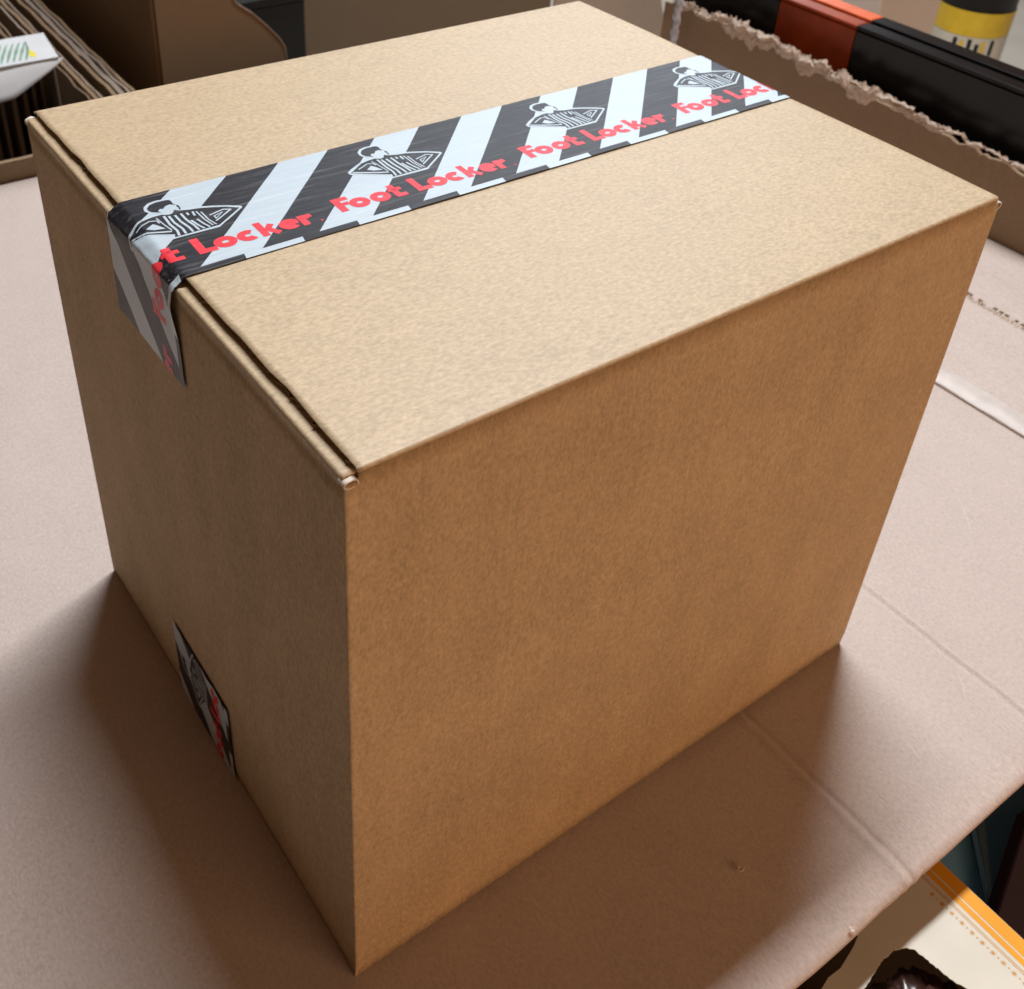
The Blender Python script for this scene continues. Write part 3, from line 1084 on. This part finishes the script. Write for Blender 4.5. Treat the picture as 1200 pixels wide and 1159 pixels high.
oc = thing('open_carton', 'open brown carton with a rounded flap edge behind the box', 'carton', (0.5, 1.6, -0.75))
flap = [(0.395, -0.72), (0.635, -0.72), (0.642, -0.10), (0.6445, -0.066), (0.643, -0.046), (0.634, -0.030), (0.612, -0.004), (0.590, 0.018), (0.574, 0.030), (0.566, 0.036), (0.560, 0.046), (0.548, 0.075), (0.53, 0.12), (0.43, 0.14)]
slab('rounded_flap', [(0.437 if a < 0.5 else a, b) for a, b in flap], 'y', 1.30, 0.006, M_brown, oc)
V, F = [], []
rim = [(0.642, -0.10), (0.6445, -0.066), (0.643, -0.046), (0.634, -0.030), (0.612, -0.004), (0.590, 0.018), (0.574, 0.030), (0.566, 0.036), (0.560, 0.046), (0.548, 0.075)]
for a, b in rim:
    V += [(a - 0.0006, 1.2992, b - 0.0004), (a + 0.0008, 1.2992, b + 0.0007), (a + 0.0008, 1.3068, b + 0.0007), (a - 0.0006, 1.3068, b - 0.0004)]
for i in range(len(rim) - 1):
    for k in range(4):
        F.append((i * 4 + k, i * 4 + 4 + k, i * 4 + 4 + (k + 1) % 4, i * 4 + (k + 1) % 4))
mesh('flap_edge_light', V, F, M_torn, oc)  # pale strip added along the rim for the light it catches
slab('side_wall', [(1.306, -0.74), (2.3, -0.74), (2.3, 0.2), (1.306, 0.16)], 'x', 0.432, 0.006, M_brown, oc)

lg = thing('large_carton', 'wide brown carton standing behind the rounded flap', 'carton', (1.2, 1.9, -0.75))
slab('front_wall', [(0.90, -0.74), (1.62, -0.74), (1.62, 0.2), (0.90, 0.2)], 'y', 1.80, 0.006, M_brown3, lg)
slab('end_flap', [(1.625, -0.74), (2.05, -0.74), (2.03, -0.42), (2.00, -0.35), (1.95, -0.2), (1.95, 0.1), (1.625, 0.1)], 'y', 1.79, 0.006, M_brown2, lg)
ck = thing('gap_filler', 'black crate added to darken the gap behind the rounded flap', 'filler', (0.78, 1.74, -0.75))  # added black filler that keeps the gap behind the flap dark
box('filler_wall', 0.66, 0.893, 1.70, 1.79, -0.749, -0.130, M_black, ck, 0.003)
box('filler_rim', 0.655, 0.895, 1.692, 1.795, -0.129, -0.112, M_dark, ck, 0.004)

# ------------------------------------------------------------------ things below the front edge of the sheet
ZC = -0.045
tc_ = thing('torn_carton', 'torn cream carton with an amber band and gold stars below the sheet edge', 'carton', (0.27, -0.2, -0.30))
hole = [(0.315, -0.232), (0.302, -0.196), (0.2955, -0.180), (0.2935, -0.168), (0.2915, -0.1555), (0.288, -0.1515), (0.281, -0.149), (0.272, -0.1485), (0.262, -0.150), (0.255, -0.1515), (0.246, -0.153), (0.238, -0.157), (0.225, -0.170), (0.22, -0.19)]
def ragged(pl_, amp):
    out = []
    for i in range(len(pl_) - 1):
        (a0, b0), (a1, b1) = pl_[i], pl_[i + 1]
        n = max(1, int(math.hypot(a1 - a0, b1 - b0) / 0.0012))
        for k in range(n):
            f = k / n
            out.append((a0 + (a1 - a0) * f + random.uniform(-amp, amp), b0 + (b1 - b0) * f + random.uniform(-amp, amp)))
    out.append(pl_[-1])
    return out
hole = ragged(hole, 0.00035)
outl = [(0.352, -0.34), (0.352, -0.045), (0.272, -0.045), (0.270, -0.131), (0.262, -0.1337), (0.2459, -0.1372), (0.236, -0.1365), (0.225, -0.139), (0.212, -0.160), (0.22, -0.19)] + hole[::-1][1:] + [(0.318, -0.34)]
slab('top_panel', outl, 'z', ZC - 0.0006, 0.0006, M_cream, tc_)
slab('side_panel', [(-0.34, -0.30), (-0.045, -0.30), (-0.045, ZC - 0.0008), (-0.34, ZC - 0.0008)], 'x', 0.3514, 0.0006, M_cream, tc_)
slab('back_panel', [(0.272, -0.30), (0.351, -0.30), (0.351, ZC - 0.0008), (0.272, ZC - 0.0008)], 'y', -0.0456, 0.0006, M_cream, tc_)
slab('bottom_panel', [(0.19, -0.34), (0.351, -0.34), (0.351, -0.046), (0.19, -0.046)], 'z', -0.2995, 0.0006, M_cream, tc_)
slab('inner_shade_lining', [(-0.338, -0.298), (-0.0465, -0.298), (-0.0465, ZC - 0.002), (-0.338, ZC - 0.002)], 'x', 0.3500, 0.0008, M_shade_lining, tc_)  # dark lining added so the inside of the carton reads as shaded
slab('inner_shade_lining', [(0.191, -0.338), (0.3498, -0.338), (0.3498, -0.047), (0.191, -0.047)], 'z', -0.2985, 0.0006, M_shade_lining, tc_)
zz = ZC + 0.0001
mesh('amber_band', [(0.3425, -0.34, zz), (0.3518, -0.34, zz), (0.3518, -0.046, zz), (0.3425, -0.046, zz)], [(0, 1, 2, 3)], M_amber, tc_)
mesh('amber_line', [(0.3375, -0.34, zz), (0.3415, -0.34, zz), (0.3415, -0.046, zz), (0.3375, -0.046, zz)], [(0, 1, 2, 3)], M_amber, tc_)
mesh('gold_line', [(0.3332, -0.34, zz), (0.3337, -0.34, zz), (0.3337, -0.046, zz), (0.3332, -0.046, zz)], [(0, 1, 2, 3)], M_gold, tc_)
mesh('gold_line', [(0.3345, -0.34, zz), (0.3350, -0.34, zz), (0.3350, -0.046, zz), (0.3345, -0.046, zz)], [(0, 1, 2, 3)], M_gold, tc_)
star_me = dot_me = None
for k in range(18):
    y = -0.1483 - 0.00712 * (k - 8)
    if y < -0.215 or y > -0.135:
        continue
    n = 16
    V = [(0.3293 + (0.0021 if i % 2 == 0 else 0.0007) * math.cos(2 * math.pi * i / n), y + (0.0021 if i % 2 == 0 else 0.0007) * math.sin(2 * math.pi * i / n), zz) for i in range(n)]
    mesh('star', V, [tuple(range(n))], M_gold, tc_)
    V = [(0.3293 + 0.0006 * math.cos(2 * math.pi * i / 8), y - 0.00356 + 0.0006 * math.sin(2 * math.pi * i / 8), zz) for i in range(8)]
    mesh('dot', V, [tuple(range(8))], M_gold, tc_)

# crumpled wrapper in the hole
bm = bmesh.new()
bmesh.ops.create_icosphere(bm, subdivisions=5, radius=1.0)
for v in bm.verts:
    q = v.co.copy()
    d = 1 + 0.30 * nz3(q.x * 2.2, q.y * 2.2, q.z * 2.2) + 0.22 * abs(nz3(q.x * 4.5, q.y * 4.5, q.z * 4.5)) + 0.08 * nz3(q.x * 11, q.y * 11, q.z * 11)
    v.co = Vector((0.268 + q.x * 0.036 * d, -0.186 + q.y * 0.034 * d, -0.078 + q.z * 0.022 * d))
o = from_bm('wrapper', bm, M_wrap, None, True)
tag(o, 'dark red crumpled wrapper inside the torn cream carton', 'wrapper')



def at(u, v, d):
    """World point seen at photo pixel (u, v), d metres deep along the view axis."""
    return CAM + (RX * ((u - 560.25) / 1309.8) + DN * ((v - 381.57) / 1309.8) + FW) * d


def leaning(name, quad, th, mat, parent):
    a = [Vector(q) for q in quad]
    nrm = (a[1] - a[0]).cross(a[3] - a[0]).normalized() * th
    V = a + [q + nrm for q in a]
    F = [(0, 1, 2, 3), (7, 6, 5, 4)] + [(i, i + 4, (i + 1) % 4 + 4, (i + 1) % 4) for i in range(4)]
    o = mesh(name, V, F, mat, parent)
    md = o.modifiers.new('soft_edge', 'BEVEL')
    md.width = 0.001
    return o


nv = thing('navy_carton', 'dark navy carton leaning between the cream carton and the blue one', 'carton', at(1130, 1020, 0.86))
leaning('carton_wall', [at(1080, 985, 0.80), at(1139, 935, 0.84), at(1173, 1100, 0.80), at(1118, 1075, 0.78)], 0.012, M_navy, nv)
leaning('carton_edge', [at(1132, 950, 0.83), at(1138, 945, 0.83), at(1170, 1092, 0.79), at(1163, 1090, 0.79)], 0.004, M_navy2, nv)
n2 = thing('blue_carton', 'dull blue carton leaning under the sheet edge at the right border', 'carton', at(1190, 970, 0.9))
leaning('carton_wall', [at(1152, 930, 0.86), at(1260, 850, 0.90), at(1235, 980, 0.86), at(1164, 1085, 0.82)], 0.012, M_navy2, n2)
pu = thing('purple_carton', 'dark purple carton lowest of the dark cartons at the right border', 'carton', at(1195, 1040, 0.85))
leaning('carton_wall', [at(1205, 960, 0.80), at(1320, 880, 0.86), at(1330, 1160, 0.80), at(1163, 1090, 0.78)], 0.010, M_purple, pu)

# small scraps on the sheet
for k, (x, y, r) in enumerate(((0.2154, -0.0753, 0.0024), (0.2417, -0.1350, 0.0020))):
    V = [(x + r * math.cos(a) * random.uniform(0.4, 1), y + r * math.sin(a) * random.uniform(0.4, 1), 0.0012 + 0.0012 * random.random()) for a in [2 * math.pi * i / 7 for i in range(7)]]
    V.append((x, y, 0.0006))
    o = mesh('paper_scrap', V, [(i, (i + 1) % 7, 7) for i in range(7)], M_scrap, None)
    o.modifiers.new('thickness', 'SOLIDIFY').thickness = 0.0004
    tag(o, ('tiny torn paper scrap lying on the sheet in front of the box', 'tiny torn paper scrap at the front edge of the sheet')[k], 'scrap')
